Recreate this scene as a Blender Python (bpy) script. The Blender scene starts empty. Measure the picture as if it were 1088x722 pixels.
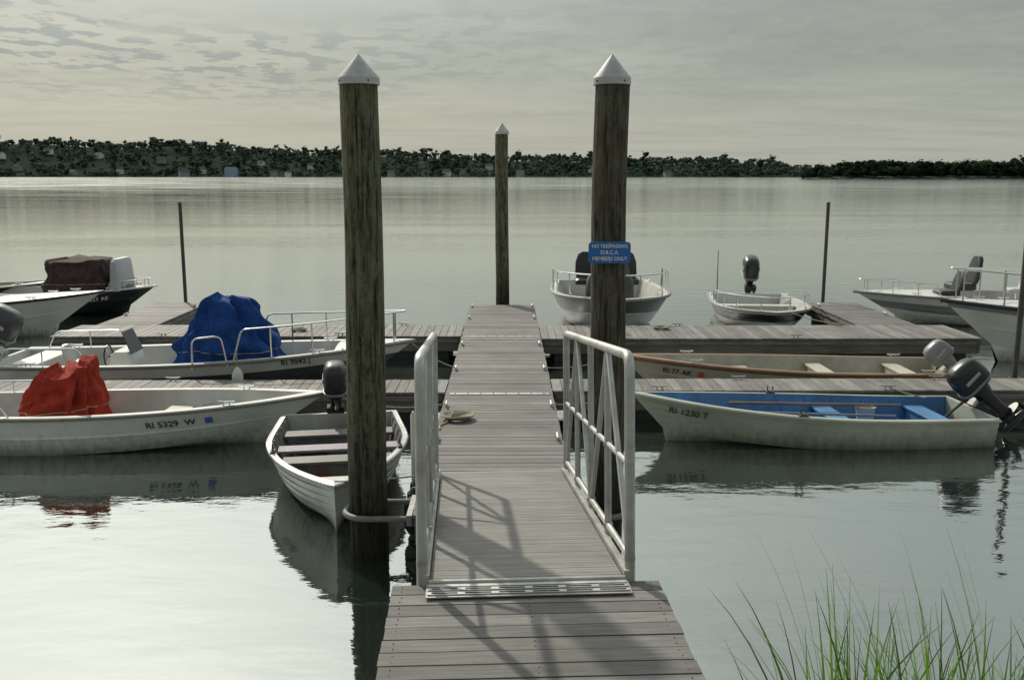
import bpy, bmesh, math, random
import numpy as np
from mathutils import Matrix, Vector, noise as mnoise
R=math.radians
random.seed(7); np.random.seed(7)
scene=bpy.context.scene
COL=scene.collection

# ------------------------------------------------------------ materials
def N(nt,typ,**kw):
    n=nt.nodes.new(typ)
    for k,v in kw.items(): setattr(n,k,v)
    return n
def mat(name,col,rough=.6,metal=0.0,var=.18,sc=(6,6,6),bump=0.0,bdist=.01,col2=None,detail=6,spec=.5,transl=0,grime=0.0,wl=False):
    m=bpy.data.materials.new(name); m.use_nodes=True; nt=m.node_tree
    b=nt.nodes['Principled BSDF']; L=nt.links.new
    tc=N(nt,'ShaderNodeTexCoord'); mp=N(nt,'ShaderNodeMapping'); mp.inputs['Scale'].default_value=sc
    L(tc.outputs['Object'],mp.inputs[0])
    nz=N(nt,'ShaderNodeTexNoise'); nz.inputs['Scale'].default_value=1; nz.inputs['Detail'].default_value=detail
    nz.inputs['Roughness'].default_value=.65
    L(mp.outputs[0],nz.inputs['Vector'])
    cr=N(nt,'ShaderNodeValToRGB'); e=cr.color_ramp.elements
    c2=col2 if col2 else tuple(c*(1+var) for c in col)
    c1=tuple(c*(1-var) for c in col)
    e[0].position=.32; e[0].color=(*c1,1); e[1].position=.68; e[1].color=(*c2,1)
    L(nz.outputs['Fac'],cr.inputs[0])
    at=N(nt,'ShaderNodeAttribute',attribute_name='tint')
    mx=N(nt,'ShaderNodeMix',data_type='RGBA',blend_type='MULTIPLY'); mx.inputs[0].default_value=1
    L(cr.outputs[0],mx.inputs[6]); L(at.outputs['Fac'],mx.inputs[7])
    out=mx.outputs[2]
    if grime>0:
        n2=N(nt,'ShaderNodeTexNoise'); n2.inputs['Scale'].default_value=1.7; n2.inputs['Detail'].default_value=8
        L(tc.outputs['Object'],n2.inputs['Vector'])
        mr=N(nt,'ShaderNodeMapRange'); mr.inputs[1].default_value=.45; mr.inputs[2].default_value=.75
        mr.inputs[3].default_value=0; mr.inputs[4].default_value=grime
        L(n2.outputs['Fac'],mr.inputs[0])
        m2=N(nt,'ShaderNodeMix',data_type='RGBA'); L(mr.outputs[0],m2.inputs[0]); L(out,m2.inputs[6])
        m2.inputs[7].default_value=(col[0]*.35,col[1]*.34,col[2]*.28,1); out=m2.outputs[2]
    if wl:
        sp=N(nt,'ShaderNodeSeparateXYZ'); L(tc.outputs['Object'],sp.inputs[0])
        mp4=N(nt,'ShaderNodeMapping'); mp4.inputs['Scale'].default_value=(14,14,1.2); L(tc.outputs['Object'],mp4.inputs[0])
        n4=N(nt,'ShaderNodeTexNoise'); n4.inputs['Scale'].default_value=1; n4.inputs['Detail'].default_value=5; L(mp4.outputs[0],n4.inputs[0])
        ma=N(nt,'ShaderNodeMath',operation='MULTIPLY_ADD'); L(n4.outputs['Fac'],ma.inputs[0]); ma.inputs[1].default_value=-.35; L(sp.outputs['Z'],ma.inputs[2])
        m5=N(nt,'ShaderNodeMapRange'); m5.inputs[1].default_value=-.18; m5.inputs[2].default_value=.10; m5.inputs[3].default_value=.75; m5.inputs[4].default_value=0
        L(ma.outputs[0],m5.inputs[0])
        m6=N(nt,'ShaderNodeMix',data_type='RGBA'); L(m5.outputs[0],m6.inputs[0]); L(out,m6.inputs[6]); m6.inputs[7].default_value=(.10,.095,.06,1); out=m6.outputs[2]
    L(out,b.inputs['Base Color'])
    b.inputs['Roughness'].default_value=rough; b.inputs['Metallic'].default_value=metal
    b.inputs['Specular IOR Level'].default_value=spec
    if bump>0:
        bp=N(nt,'ShaderNodeBump'); bp.inputs['Strength'].default_value=bump; bp.inputs['Distance'].default_value=bdist
        L(nz.outputs['Fac'],bp.inputs['Height']); L(bp.outputs[0],b.inputs['Normal'])
    if transl>0:
        o=nt.nodes['Material Output']; tr=N(nt,'ShaderNodeBsdfTranslucent'); L(out,tr.inputs[0])
        ms=N(nt,'ShaderNodeMixShader'); ms.inputs[0].default_value=transl
        L(b.outputs[0],ms.inputs[1]); L(tr.outputs[0],ms.inputs[2]); L(ms.outputs[0],o.inputs[0])
    return m

M={}
M['deck']=mat('deck_boards',(.165,.158,.148),.72,var=.28,sc=(3,40,40),bump=.4,bdist=.004,spec=.35,grime=.45)
M['deck_y']=mat('deck_boards_cross',(.19,.183,.170),.72,var=.28,sc=(40,3,40),bump=.4,bdist=.004,spec=.35,grime=.45)
M['gang']=mat('gangway_tread',(.205,.198,.184),.68,var=.2,sc=(4,60,40),bump=.5,bdist=.004,spec=.4,grime=.4)
M['fascia']=mat('weathered_timber',(.12,.112,.095),.8,var=.35,sc=(3,3,25),bump=.4,bdist=.005,grime=.5)
M['blackpl']=mat('black_float_plastic',(.015,.015,.016),.6,var=.3)
M['alu']=mat('galvanised_aluminium',(.46,.465,.44),.45,metal=.7,var=.16,sc=(9,9,9),bump=.08,bdist=.003,grime=.55)
M['alu_p']=mat('aluminium_plate',(.38,.38,.37),.5,metal=.6,var=.18,sc=(12,12,12),grime=.5)
M['steel']=mat('steel_pipe',(.07,.065,.055),.6,metal=.3,var=.4,sc=(20,20,3))
M['chrome']=mat('polished_rail',(.70,.70,.70),.2,metal=1,var=.05)
M['white']=mat('white_gelcoat',(.62,.63,.59),.28,var=.06,sc=(2,2,2),grime=.25,wl=True)
M['cream']=mat('cream_gelcoat',(.46,.43,.34),.35,var=.08,sc=(2,2,2),grime=.3,wl=True)
M['inner']=mat('boat_interior',(.38,.36,.30),.6,var=.15,sc=(3,3,3),grime=.55)
M['inner_w']=mat('boat_interior_white',(.48,.475,.44),.5,var=.1,sc=(3,3,3),grime=.5)
M['sage']=mat('painted_aluminium_hull',(.42,.44,.36),.42,var=.1,sc=(1.5,3,3),grime=.35,wl=True)
M['alhull']=mat('bare_aluminium_hull',(.50,.52,.49),.42,metal=.35,var=.18,sc=(3,3,3),grime=.45,wl=True)
M['ingrey']=mat('weathered_inner_hull',(.14,.14,.13),.6,var=.3,sc=(4,4,4),grime=.55)
M['blueint']=mat('blue_inner_paint',(.05,.17,.36),.5,var=.25,sc=(4,4,4),grime=.5)
M['navy']=mat('dark_hull',(.02,.022,.026),.25,var=.2)
M['tan']=mat('tan_wood_trim',(.24,.14,.075),.5,var=.25,sc=(3,20,20))
M['rub']=mat('grey_rub_rail',(.20,.195,.18),.5,var=.15)
M['black']=mat('black_plastic',(.018,.018,.02),.3,var=.25)
M['charcoal']=mat('charcoal_cowl',(.05,.05,.055),.32,var=.2)
M['silver']=mat('grey_cowl',(.20,.21,.22),.35,var=.1)
M['bluetarp']=mat('blue_canvas',(.010,.050,.20),.8,var=.35,sc=(6,6,6),bump=.8,bdist=.04,spec=.2)
M['redtarp']=mat('red_canvas',(.30,.034,.020),.85,var=.3,sc=(7,7,7),bump=.8,bdist=.04,spec=.15)
M['blacktarp']=mat('dark_canvas',(.055,.036,.034),.85,var=.35,sc=(6,6,6),bump=.6,bdist=.03,spec=.2)
M['vinyl']=mat('vinyl_seat',(.46,.46,.43),.5,var=.08)
M['mauve']=mat('faded_seat_board',(.27,.24,.29),.6,var=.2,grime=.4)
M['fender']=mat('fender_vinyl',(.60,.60,.55),.4,var=.1,grime=.45)
M['rope']=mat('dock_line',(.30,.27,.20),.9,var=.3,sc=(60,60,60),bump=.5)
M['hose']=mat('grey_hose',(.15,.15,.14),.6,var=.2,sc=(20,20,20))
M['glass']=mat('tinted_windscreen',(.06,.07,.075),.08,var=.1)
M['text']=mat('black_lettering',(.02,.02,.02),.5,var=.05)
M['cap']=mat('piling_cap',(.42,.43,.42),.5,var=.18,sc=(7,7,7),grime=.6)
M['signblue']=mat('sign_blue',(.02,.14,.42),.4,var=.08,grime=.15)
M['signwhite']=mat('sign_white',(.75,.75,.75),.5,var=.03)
M['orange']=mat('orange_sticker',(.6,.08,.02),.5,var=.05)
M['redstick']=mat('blue_sticker',(.05,.12,.5),.5,var=.05)
M['grass']=mat('grass_blade',(.105,.21,.028),.45,var=.35,sc=(4,4,4),transl=.5)
M['bank']=mat('bank_soil',(.09,.085,.05),.95,var=.4,sc=(3,3,3),bump=.8,bdist=.05)
M['foliage']=mat('hazed_foliage',(.062,.088,.068),.9,var=.4,sc=(.015,.015,.015),spec=0,transl=.4)  # aerial haze painted into the base colour: far trees made paler
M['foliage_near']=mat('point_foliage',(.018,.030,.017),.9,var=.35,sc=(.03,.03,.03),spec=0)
M['hill']=mat('hill_ground',(.030,.042,.032),1,var=.3,sc=(.02,.02,.02),spec=0)
M['sand']=mat('shore_stones',(.10,.095,.08),1,var=.4,sc=(.1,.1,.1),spec=0)
M['housewhite']=mat('house_clapboard',(.62,.62,.60),.7,var=.05)
M['housegrey']=mat('house_shingle',(.24,.25,.26),.8,var=.1)
M['houseblue']=mat('house_blue_siding',(.22,.30,.38),.7,var=.08)
M['roof']=mat('roof_shingle',(.10,.095,.095),.9,var=.15,spec=.1)
M['win']=mat('window_glass',(.03,.04,.05),.1,var=.1)
M['brick']=mat('chimney_brick',(.25,.10,.07),.9,var=.2)

def piling_mat(name,base,base2,dark):
    m=bpy.data.materials.new(name); m.use_nodes=True; nt=m.node_tree; L=nt.links.new
    b=nt.nodes['Principled BSDF']; tc=N(nt,'ShaderNodeTexCoord')
    def nz(sc,det,ro):
        mp=N(nt,'ShaderNodeMapping'); mp.inputs['Scale'].default_value=sc; L(tc.outputs['Object'],mp.inputs[0])
        n=N(nt,'ShaderNodeTexNoise'); n.inputs['Scale'].default_value=1; n.inputs['Detail'].default_value=det; n.inputs['Roughness'].default_value=ro
        L(mp.outputs[0],n.inputs[0]); return n
    def ramp(v,a,ca,b_,cb):
        cr=N(nt,'ShaderNodeValToRGB'); e=cr.color_ramp.elements; e[0].position=a; e[0].color=(*ca,1); e[1].position=b_; e[1].color=(*cb,1); L(v,cr.inputs[0]); return cr.outputs[0]
    n1=nz((24,24,1.4),9,.7); n2=nz((13,13,6),10,.8); n3=nz((17,17,.45),3,.5)
    grain=ramp(n1.outputs['Fac'],.38,dark,.60,base)
    patch=ramp(n2.outputs['Fac'],.47,(0,0,0),.56,(1,1,1))
    mx=N(nt,'ShaderNodeMix',data_type='RGBA'); L(patch,mx.inputs[0]); L(grain,mx.inputs[6]); mx.inputs[7].default_value=(*base2,1)
    ad=N(nt,'ShaderNodeMix',data_type='RGBA'); ad.inputs[0].default_value=.45; L(mx.outputs[2],ad.inputs[6]); L(grain,ad.inputs[7])
    chk=N(nt,'ShaderNodeValToRGB'); el=chk.color_ramp.elements; el[0].position=.485; el[0].color=(1,1,1,1); el[1].position=.515; el[1].color=(1,1,1,1)
    k=chk.color_ramp.elements.new(.5); k.color=(.12,.11,.10,1); L(n3.outputs['Fac'],chk.inputs[0])
    mc=N(nt,'ShaderNodeMix',data_type='RGBA',blend_type='MULTIPLY'); mc.inputs[0].default_value=.9; L(ad.outputs[2],mc.inputs[6]); L(chk.outputs[0],mc.inputs[7])
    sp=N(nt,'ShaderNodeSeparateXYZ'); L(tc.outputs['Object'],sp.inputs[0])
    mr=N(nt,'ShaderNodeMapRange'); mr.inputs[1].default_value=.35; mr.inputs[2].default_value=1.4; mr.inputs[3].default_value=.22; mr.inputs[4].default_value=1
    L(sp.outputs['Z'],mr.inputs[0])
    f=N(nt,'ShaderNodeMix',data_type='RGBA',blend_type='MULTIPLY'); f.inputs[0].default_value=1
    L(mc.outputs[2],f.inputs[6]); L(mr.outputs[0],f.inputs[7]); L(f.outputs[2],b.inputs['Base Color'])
    bp=N(nt,'ShaderNodeBump'); bp.inputs['Strength'].default_value=.8; bp.inputs['Distance'].default_value=.015
    L(n1.outputs['Fac'],bp.inputs['Height'])
    bp2=N(nt,'ShaderNodeBump'); bp2.inputs['Strength'].default_value=1; bp2.inputs['Distance'].default_value=.01; L(chk.outputs[0],bp2.inputs['Height']); L(bp.outputs[0],bp2.inputs['Normal'])
    L(bp2.outputs[0],b.inputs['Normal'])
    b.inputs['Roughness'].default_value=.85; b.inputs['Specular IOR Level'].default_value=.25
    return m
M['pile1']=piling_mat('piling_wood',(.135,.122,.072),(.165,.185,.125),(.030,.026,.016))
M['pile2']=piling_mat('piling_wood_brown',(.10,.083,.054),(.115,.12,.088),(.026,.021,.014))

# ------------------------------------------------------------ mesh builder
class MB:
    def __init__(s): s.v=[];s.f=[];s.mi=[];s.t=[];s.mats=[];s.M=Matrix.Identity(4)
    def mid(s,k):
        if k not in s.mats: s.mats.append(k)
        return s.mats.index(k)
    def add(s,vs,fs,k,tint=1.0):
        o=len(s.v); s.v+= [tuple(s.M@Vector(p)) for p in vs]; i=s.mid(k)
        for f in fs: s.f.append(tuple(a+o for a in f)); s.mi.append(i); s.t.append(tint)
    def box(s,c,d,k,tint=1.0,rz=0,ry=0,rx=0):
        hx,hy,hz=d[0]/2,d[1]/2,d[2]/2
        vs=[(x,y,z) for x in(-hx,hx) for y in(-hy,hy) for z in(-hz,hz)]
        m=Matrix.Translation(c)@Matrix.Rotation(rz,4,'Z')@Matrix.Rotation(ry,4,'Y')@Matrix.Rotation(rx,4,'X')
        s.add([m@Vector(p) for p in vs],[(0,1,3,2),(4,6,7,5),(0,4,5,1),(2,3,7,6),(0,2,6,4),(1,5,7,3)],k,tint)
    def loft(s,rings,k,tint=1.0,cap=(True,True),closed=True):
        n=len(rings[0]); vs=[p for r in rings for p in r]; fs=[]
        for i in range(len(rings)-1):
            for j in range(n if closed else n-1):
                a=i*n+j;b=i*n+(j+1)%n; fs.append((a,b,b+n,a+n))
        if cap[0]: fs.append(tuple(range(n-1,-1,-1)))
        if cap[1]: fs.append(tuple(range((len(rings)-1)*n,len(rings)*n)))
        s.add(vs,fs,k,tint)
    def tube(s,pts,r,k,n=8,tint=1.0,closed=False):
        P=[Vector(p) for p in pts]; m=len(P); rings=[]
        up=None
        for i,p in enumerate(P):
            if closed: t=(P[(i+1)%m]-P[i-1])
            else: t=P[min(i+1,m-1)]-P[max(i-1,0)]
            if t.length<1e-9: t=Vector((0,0,1))
            t.normalize()
            if up is None:
                up=Vector((0,0,1)) if abs(t.z)<.9 else Vector((1,0,0))
            up=(up-t*up.dot(t))
            if up.length<1e-6: up=t.orthogonal()
            up.normalize(); sd=t.cross(up)
            rr=r[i] if isinstance(r,(list,tuple)) else r
            rings.append([p+(up*math.cos(a)+sd*math.sin(a))*rr for a in [2*math.pi*q/n for q in range(n)]])
        if closed: rings.append(rings[0])
        s.loft(rings,k,tint,cap=(not closed,not closed))
    def build(s,name,parent=None,angle=35,bevel=0):
        me=bpy.data.meshes.new(name); me.from_pydata(s.v,[],s.f)
        for k in s.mats: me.materials.append(M[k])
        me.polygons.foreach_set('material_index',s.mi)
        at=me.attributes.new('tint','FLOAT','FACE'); at.data.foreach_set('value',s.t)
        bm=bmesh.new(); bm.from_mesh(me); bmesh.ops.recalc_face_normals(bm,faces=bm.faces); bm.to_mesh(me); bm.free()
        me.polygons.foreach_set('use_smooth',[True]*len(me.polygons))
        me.set_sharp_from_angle(angle=R(angle))
        ob=bpy.data.objects.new(name,me); COL.objects.link(ob)
        if parent: ob.parent=parent
        if bevel:
            b=ob.modifiers.new('bevel','BEVEL'); b.width=bevel; b.segments=2; b.limit_method='ANGLE'
        return ob
def empty(name,loc=(0,0,0),rz=0,rx=0,ry=0):
    e=bpy.data.objects.new(name,None); COL.objects.link(e); e.location=loc; e.rotation_euler=(rx,ry,rz); e.empty_display_size=.3
    return e
def sring(cx,cy,z,rx,ry,n=24,p=3.0,tx=0):
    out=[]
    for i in range(n):
        a=2*math.pi*i/n; c,s_=math.cos(a),math.sin(a)
        x=math.copysign(abs(c)**(2/p),c)*rx; y=math.copysign(abs(s_)**(2/p),s_)*ry
        out.append((cx+x,cy+y,z+tx*x))
    return out
def arc(pts,rad=.06,n=5):
    P=[Vector(p) for p in pts]; out=[P[0]]
    for i in range(1,len(P)-1):
        a=(P[i-1]-P[i]); b=(P[i+1]-P[i]); r=min(rad,a.length*.45,b.length*.45)
        A=P[i]+a.normalized()*r; B=P[i]+b.normalized()*r
        for k in range(n+1):
            t=k/n; out.append((A*(1-t)+P[i]*t)*(1-t)+(P[i]*(1-t)+B*t)*t)
    out.append(P[-1]); return out
def text_mesh(txt,size):
    cu=bpy.data.curves.new('t','FONT'); cu.body=txt; cu.size=size; cu.align_x='CENTER'; cu.align_y='CENTER'; cu.offset=size*.012
    ob=bpy.data.objects.new('t',cu); COL.objects.link(ob); bpy.context.view_layer.update()
    dg=bpy.context.evaluated_depsgraph_get(); me=bpy.data.meshes.new_from_object(ob.evaluated_get(dg))
    bpy.data.objects.remove(ob); return me
def cleatmb(mb,x,y,z,along='y',k='alu'):
    d=(0,.11,0) if along=='y' else (.11,0,0)
    for s_ in(-.35,.35): mb.tube([(x+d[0]*s_,y+d[1]*s_,z),(x+d[0]*s_,y+d[1]*s_,z+.045)],.012,k,n=6)
    mb.tube([(x-d[0],y-d[1],z+.055),(x-d[0]*.6,y-d[1]*.6,z+.047),(x+d[0]*.6,y+d[1]*.6,z+.047),(x+d[0],y+d[1],z+.055)],.013,k,n=6)

# ------------------------------------------------------------ boats
class Hull:
    def __init__(s,L,B,fs,fb,rake=.4,p=2.3,s0=.35,draft=.15,flare=.82,t=.06,zf=.06,strakes=0):
        s.__dict__.update(locals())
    def w(s,u):
        a=max(0,(u-s.s0)/(1-s.s0)); return s.B/2*max(0,(1-a**s.p))*(0.88+.12*min(1,u/.4))
    def sheer(s,u): return s.fs+(s.fb-s.fs)*u**2.2
    def zc(s,u): return -.02+s.fb*.30*u**4
    def wc(s,u): return s.w(u)*s.flare*(1-.45*u**3)
    def zk(s,u): return -s.draft+(s.draft-.03)*u**6
    def side(s,u,h,off=0):
        x=-s.L/2+u*(s.L-s.rake*(1-h)); hh=max(0,h)**.85
        return x, s.wc(u)*(1-hh)+s.w(u)*hh+off, s.zc(u)*(1-h)+s.sheer(u)*h
    def zfl(s,u): return max(s.zf,s.zc(u)+.03)

def boat_hull(h,e,hull='white',inner='inner_w',rim='rub',rimr=.025,bottom=None,foredeck=None,stripe=None,deckmat='white'):
    mb=MB(); n=34
    us=[1-(1-i/n)**1.25 for i in range(n+1)]
    prof=[]
    if h.strakes:
        for i in range(h.strakes):
            prof+= [(i/h.strakes,.0),((i+.97)/h.strakes,.014)]
        prof.append((1,.0))
    else: prof=[(i/6,0) for i in range(3)]+[(.40,0),(.42,.012),(.46,.012)]+[(i/6,0) for i in range(3,7)]
    def outer(u):
        f=min(1,(1-u)*12)
        R_=[]
        for hh,o in prof: R_.append(h.side(u,hh,o*f))
        k=(-h.L/2+u*(h.L-h.rake*1.12),0,h.zk(u))
        return R_,k
    npf=len(prof)
    for sg in(1,-1):
        for j in range(npf-1):
            k=hull
            if stripe and stripe[0]<=prof[j][0]<stripe[1]: k=stripe[2]
            vs=[];fs=[]
            for i,u in enumerate(us):
                a=outer(u)[0]; vs+=[(a[j][0],sg*a[j][1],a[j][2]),(a[j+1][0],sg*a[j+1][1],a[j+1][2])]
                if i: fs.append((2*i-2,2*i-1,2*i+1,2*i))
            mb.add(vs,fs,k)
        vs=[];fs=[]
        for i,u in enumerate(us):
            a,k_=outer(u); vs+=[k_,(a[0][0],sg*a[0][1],a[0][2])]
            if i: fs.append((2*i-2,2*i-1,2*i+1,2*i))
        mb.add(vs,fs,bottom or hull)
        vs=[];fs=[]
        for i,u in enumerate(us):
            x,w,z=h.side(u,1); zf=h.zfl(u); hf=max(0,(zf-h.zc(u))/(z-h.zc(u)))
            xf,wf,_=h.side(u,hf); sh=h.t*1.6*u**6
            wi=max(0,w-h.t); wf=max(0,min(wi,wf-h.t))
            vs+=[(x,sg*w,z),(x-sh,sg*wi,z+.002),(x-sh-.01,sg*max(0,wi-.012),z-.03),(xf-sh*1.5,sg*wf,zf),(xf-sh*1.5,0,zf)]
            if i:
                for q in range(4):
                    a=5*(i-1)+q; fs.append((a,a+1,a+6,a+5))
        o=len(mb.f); mb.add(vs,fs,inner)
        i0=mb.mid(rim if rim!='rub' else hull)
        for q in range(o,len(mb.f),4): mb.mi[q]=i0
    a,k_=outer(0)
    prf=[(y*.993,z) for x,y,z in reversed(a)]+[(0,k_[2]+.004)]+[(-y*.993,z) for x,y,z in a]
    r1=[(-h.L/2-.004,y,z) for y,z in prf]; r2=[(-h.L/2+.05,y,z) for y,z in prf]
    mb.loft([r1,r2],hull)
    pts=[]
    for sg in(1,-1):
        q=[(h.side(u,1)[0],sg*(h.side(u,1)[1]+.004),h.side(u,1)[2]-.02) for u in us]
        pts+= q if sg==1 else q[::-1][1:]
    mb.tube(pts,rimr,rim,n=8)
    if h.strakes:
        for i in range(1,7):
            u=i*.09; pts=[]
            for sg,rg in((1,(.96,.75,.5,.3)),(-1,(.3,.5,.75,.96))):
                for hh in rg:
                    x,w,z=h.side(u,hh); pts.append((x,sg*(w-h.t-.004),max(z,h.zf+.01)))
            mb.tube(pts,.014,inner,n=6,tint=1.2)
        for sg in(-1,1):
            x,w,z=h.side(.55,1); mb.box((x,sg*(w-.02),z+.012),(.12,.05,.025),'steel'); mb.tube([(x-.035,sg*(w-.02),z+.10),(x-.04,sg*(w-.02),z+.05),(x,sg*(w-.02),z+.02),(x+.04,sg*(w-.02),z+.05),(x+.035,sg*(w-.02),z+.10)],.009,'steel',n=6)
    else:
        for u in(.12,.78):
            for sg in(-1,1):
                x,w,z=h.side(u,1); cleatmb(mb,x,sg*(w-h.t*.55),z,'x','chrome')
    if foredeck:
        vs=[];fs=[]
        uu=[foredeck+(1-foredeck)*i/14 for i in range(15)]
        for i,u in enumerate(uu):
            x,w,z=h.side(u,1); x-=h.t*.6*u**6
            for j in range(7):
                y=(j/3-1)*max(0,w-.015); vs.append((x,y,z+.006+.05*(1-(j/3-1)**2)*min(1,w*2)))
            if i:
                for j in range(6): a=7*(i-1)+j; fs.append((a,a+1,a+8,a+7))
        mb.add(vs,fs,deckmat)
        x,w,z=h.side(foredeck,1); wi=w-h.t
        mb.add([(x,-wi,z),(x,wi,z),(x,wi*.85,h.zf),(x,-wi*.85,h.zf),(x,0,z+.056)],[(0,4,1,2,3)],deckmat)
        x,w,z=h.side(.9,1); cleatmb(mb,x,0,z+.05,'x','chrome')
    return mb.build('hull',e,angle=28)

def inw(h,x,z):
    """inner half width of the hull at local x, height z"""
    u=(x+h.L/2)/h.L
    for _ in range(4):
        hh=min(1,max(0,(z-h.zc(u))/(h.sheer(u)-h.zc(u)))); u=(x+h.L/2)/(h.L-h.rake*(1-hh))
    return max(.02,h.side(u,hh)[1]-h.t)
def thwarts(h,e,us,mt='inner',d=.28,z=None,name='seats'):
    mb=MB()
    for u in us:
        x=h.side(u,1)[0]; zt=(z if z else h.sheer(.3)-.12)
        y=min(inw(h,x-d/2,zt),inw(h,x+d/2,zt))-.006
        mb.box((x,0,zt),(d,2*y,.035),mt)
        yb=min(inw(h,x+d*.4,h.zfl(u)+.01),y)*.9
        zb=h.zfl(u)+.005
        mb.box((x,0,(zt-.018+zb)/2),(d*.8,2*yb,zt-.02-zb),mt,.9)
    mb.build(name,e,bevel=.006)

def outboard(e,x,y,z,tilt=0,k=1.0,cowl='black',leg='black',tiller=False,turn=0):
    mb=MB(); mb.M=Matrix.Translation((x,y,z))@Matrix.Rotation(tilt,4,'Y')@Matrix.Rotation(turn,4,'Z')@Matrix.Scale(k,4)
    c=-.22
    rs=[(.16,.17,.11),(.18,.235,.145),(.24,.265,.165),(.36,.27,.17),(.50,.255,.165),(.58,.225,.15),(.625,.16,.11),(.64,.06,.05)]
    mb.loft([sring(c-.03*(zz-.2),0,zz,a,b,28,3.2,tx=.10 if zz>.3 else .0) for zz,a,b in rs],cowl)
    mb.loft([sring(c,0,zz,a,b,28,3.2) for zz,a,b in [(.215,.268,.168),(.22,.274,.174),(.25,.276,.176),(.255,.268,.168)]],'silver',.9)
    for sg in(-1,1): mb.box((c,sg*.172,.40),(.26,.006,.05),'silver',1.6)
    mb.loft([sring(c,0,zz,a,b,20,2.5) for zz,a,b in [(.17,.16,.10),(.05,.13,.085),(-.05,.10,.07),(-.35,.095,.05),(-.46,.12,.045)]],leg)
    mb.loft([sring(c-.04,0,zz,a,b,20,2.2) for zz,a,b in [(-.455,.20,.10),(-.475,.20,.10)]],leg)
    mb.loft([sring(c,0,zz,a,b,20,2.2) for zz,a,b in [(-.47,.10,.035),(-.62,.085,.03)]],leg)
    mb.tube([(c+.22,0,-.63),(c+.18,0,-.63),(c+.1,0,-.63),(c-.08,0,-.63),(c-.17,0,-.63),(c-.2,0,-.63)],[.008,.035,.055,.06,.045,.04],leg,n=14)
    mb.add([(c+.08,.006,-.66),(c-.06,.006,-.66),(c-.10,.004,-.84),(c-.03,.004,-.86),(c+.08,-.006,-.66),(c-.06,-.006,-.66),(c-.10,-.004,-.84),(c-.03,-.004,-.86)],[(0,1,2,3),(7,6,5,4),(0,4,5,1),(1,5,6,2),(2,6,7,3),(3,7,4,0)],leg)
    mb.tube([(c-.2,0,-.63),(c-.29,0,-.63)],[.038,.022],leg,n=12)
    for q in range(3):
        a=2*math.pi*q/3; vs=[]
        for rr,wd in((.03,.03),(.09,.055),(.135,.045),(.15,.015)):
            for sgn in(-1,1):
                t=a+sgn*wd/rr*.5; vs.append((c-.25+sgn*wd*.45,math.cos(t)*rr,-.63+math.sin(t)*rr))
        mb.add(vs,[(0,1,3,2),(2,3,5,4),(4,5,7,6)],leg)
    mb.box((-.035,0,.0),(.13,.24,.10),leg); mb.box((-.03,.085,-.12),(.09,.03,.26),leg); mb.box((-.03,-.085,-.12),(.09,.03,.26),leg)
    if tiller: mb.tube([(c+.2,0,.16),(c+.45,.02,.2),(c+.72,.03,.24)],[.025,.02,.022],'black')
    mb.build('outboard_motor',e,angle=40)

def rail(h,e,u0,u1,hh,r=.013,nst=4,inset=.04,mt='chrome',ends=True,name='bow_rail',lean=.0):
    mb=MB(); us=[u0+(u1-u0)*i/12 for i in range(13)]
    def pt(u,sg,dz): 
        x,w,z=h.side(u,1); return (x-inset+lean*dz,sg*max(.02,w-inset),z+dz)
    pts=[pt(u,1,hh) for u in us]+[pt(u,-1,hh) for u in us[::-1]]
    if ends: pts=[pt(u0-.02,1,.0)]+pts+[pt(u0-.02,-1,.0)]
    mb.tube(arc(pts,.08,3),r,mt)
    for i in range(nst):
        u=u0+(u1-u0)*(i+.7)/(nst)
        for sg in(1,-1): mb.tube([pt(min(u,u1),sg,-.01),pt(min(u,u1),sg,hh)],r*.9,mt,n=6)
    mb.build(name,e)

def siderail(h,e,u0,u1,hh,sg,r=.012,name='side_rail'):
    mb=MB()
    def pt(u,dz): x,w,z=h.side(u,1); return (x,sg*(w-.04),z+dz)
    mb.tube(arc([pt(u0,0),pt(u0+.02,hh),pt((u0+u1)/2,hh),pt(u1-.02,hh),pt(u1,0)],.1,4),r,'chrome')
    mb.tube([pt((u0+u1)/2,0),pt((u0+u1)/2,hh)],r*.9,'chrome',n=6); mb.build(name,e)

def reg(h,e,txt,xc,hc,size,sg,mt='text',sticker=None):
    me=text_mesh(txt,size); d=-sg
    bm=bmesh.new(); bm.from_mesh(me); bmesh.ops.triangulate(bm,faces=bm.faces); bm.to_mesh(me); bm.free()
    def mp(tx,ty,off=.016):
        z_h=hc+ty/ (h.fs+.05)
        X=xc+d*tx; u=(X+h.L/2)/(h.L-h.rake*(1-z_h)); u=min(max(u,0),.99)
        x,y,z=h.side(u,z_h); o=off+(.018 if h.strakes else 0)
        return (x,sg*(y+o),z)
    for v in me.vertices: v.co=mp(v.co.x,v.co.y)
    me.materials.append(M[mt]); ob=bpy.data.objects.new('registration_number',me); COL.objects.link(ob); ob.parent=e
    at=me.attributes.new('tint','FLOAT','FACE'); at.data.foreach_set('value',[1.0]*len(me.polygons))
    if sticker:
        mb=MB(); s0=size*.6*len(txt)/2+size*.25
        mb.add([mp(s0,-size*.35),mp(s0+size*.7,-size*.35),mp(s0+size*.7,size*.35),mp(s0,size*.35)],[(0,1,2,3)],sticker); mb.build('validation_sticker',e)

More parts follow.
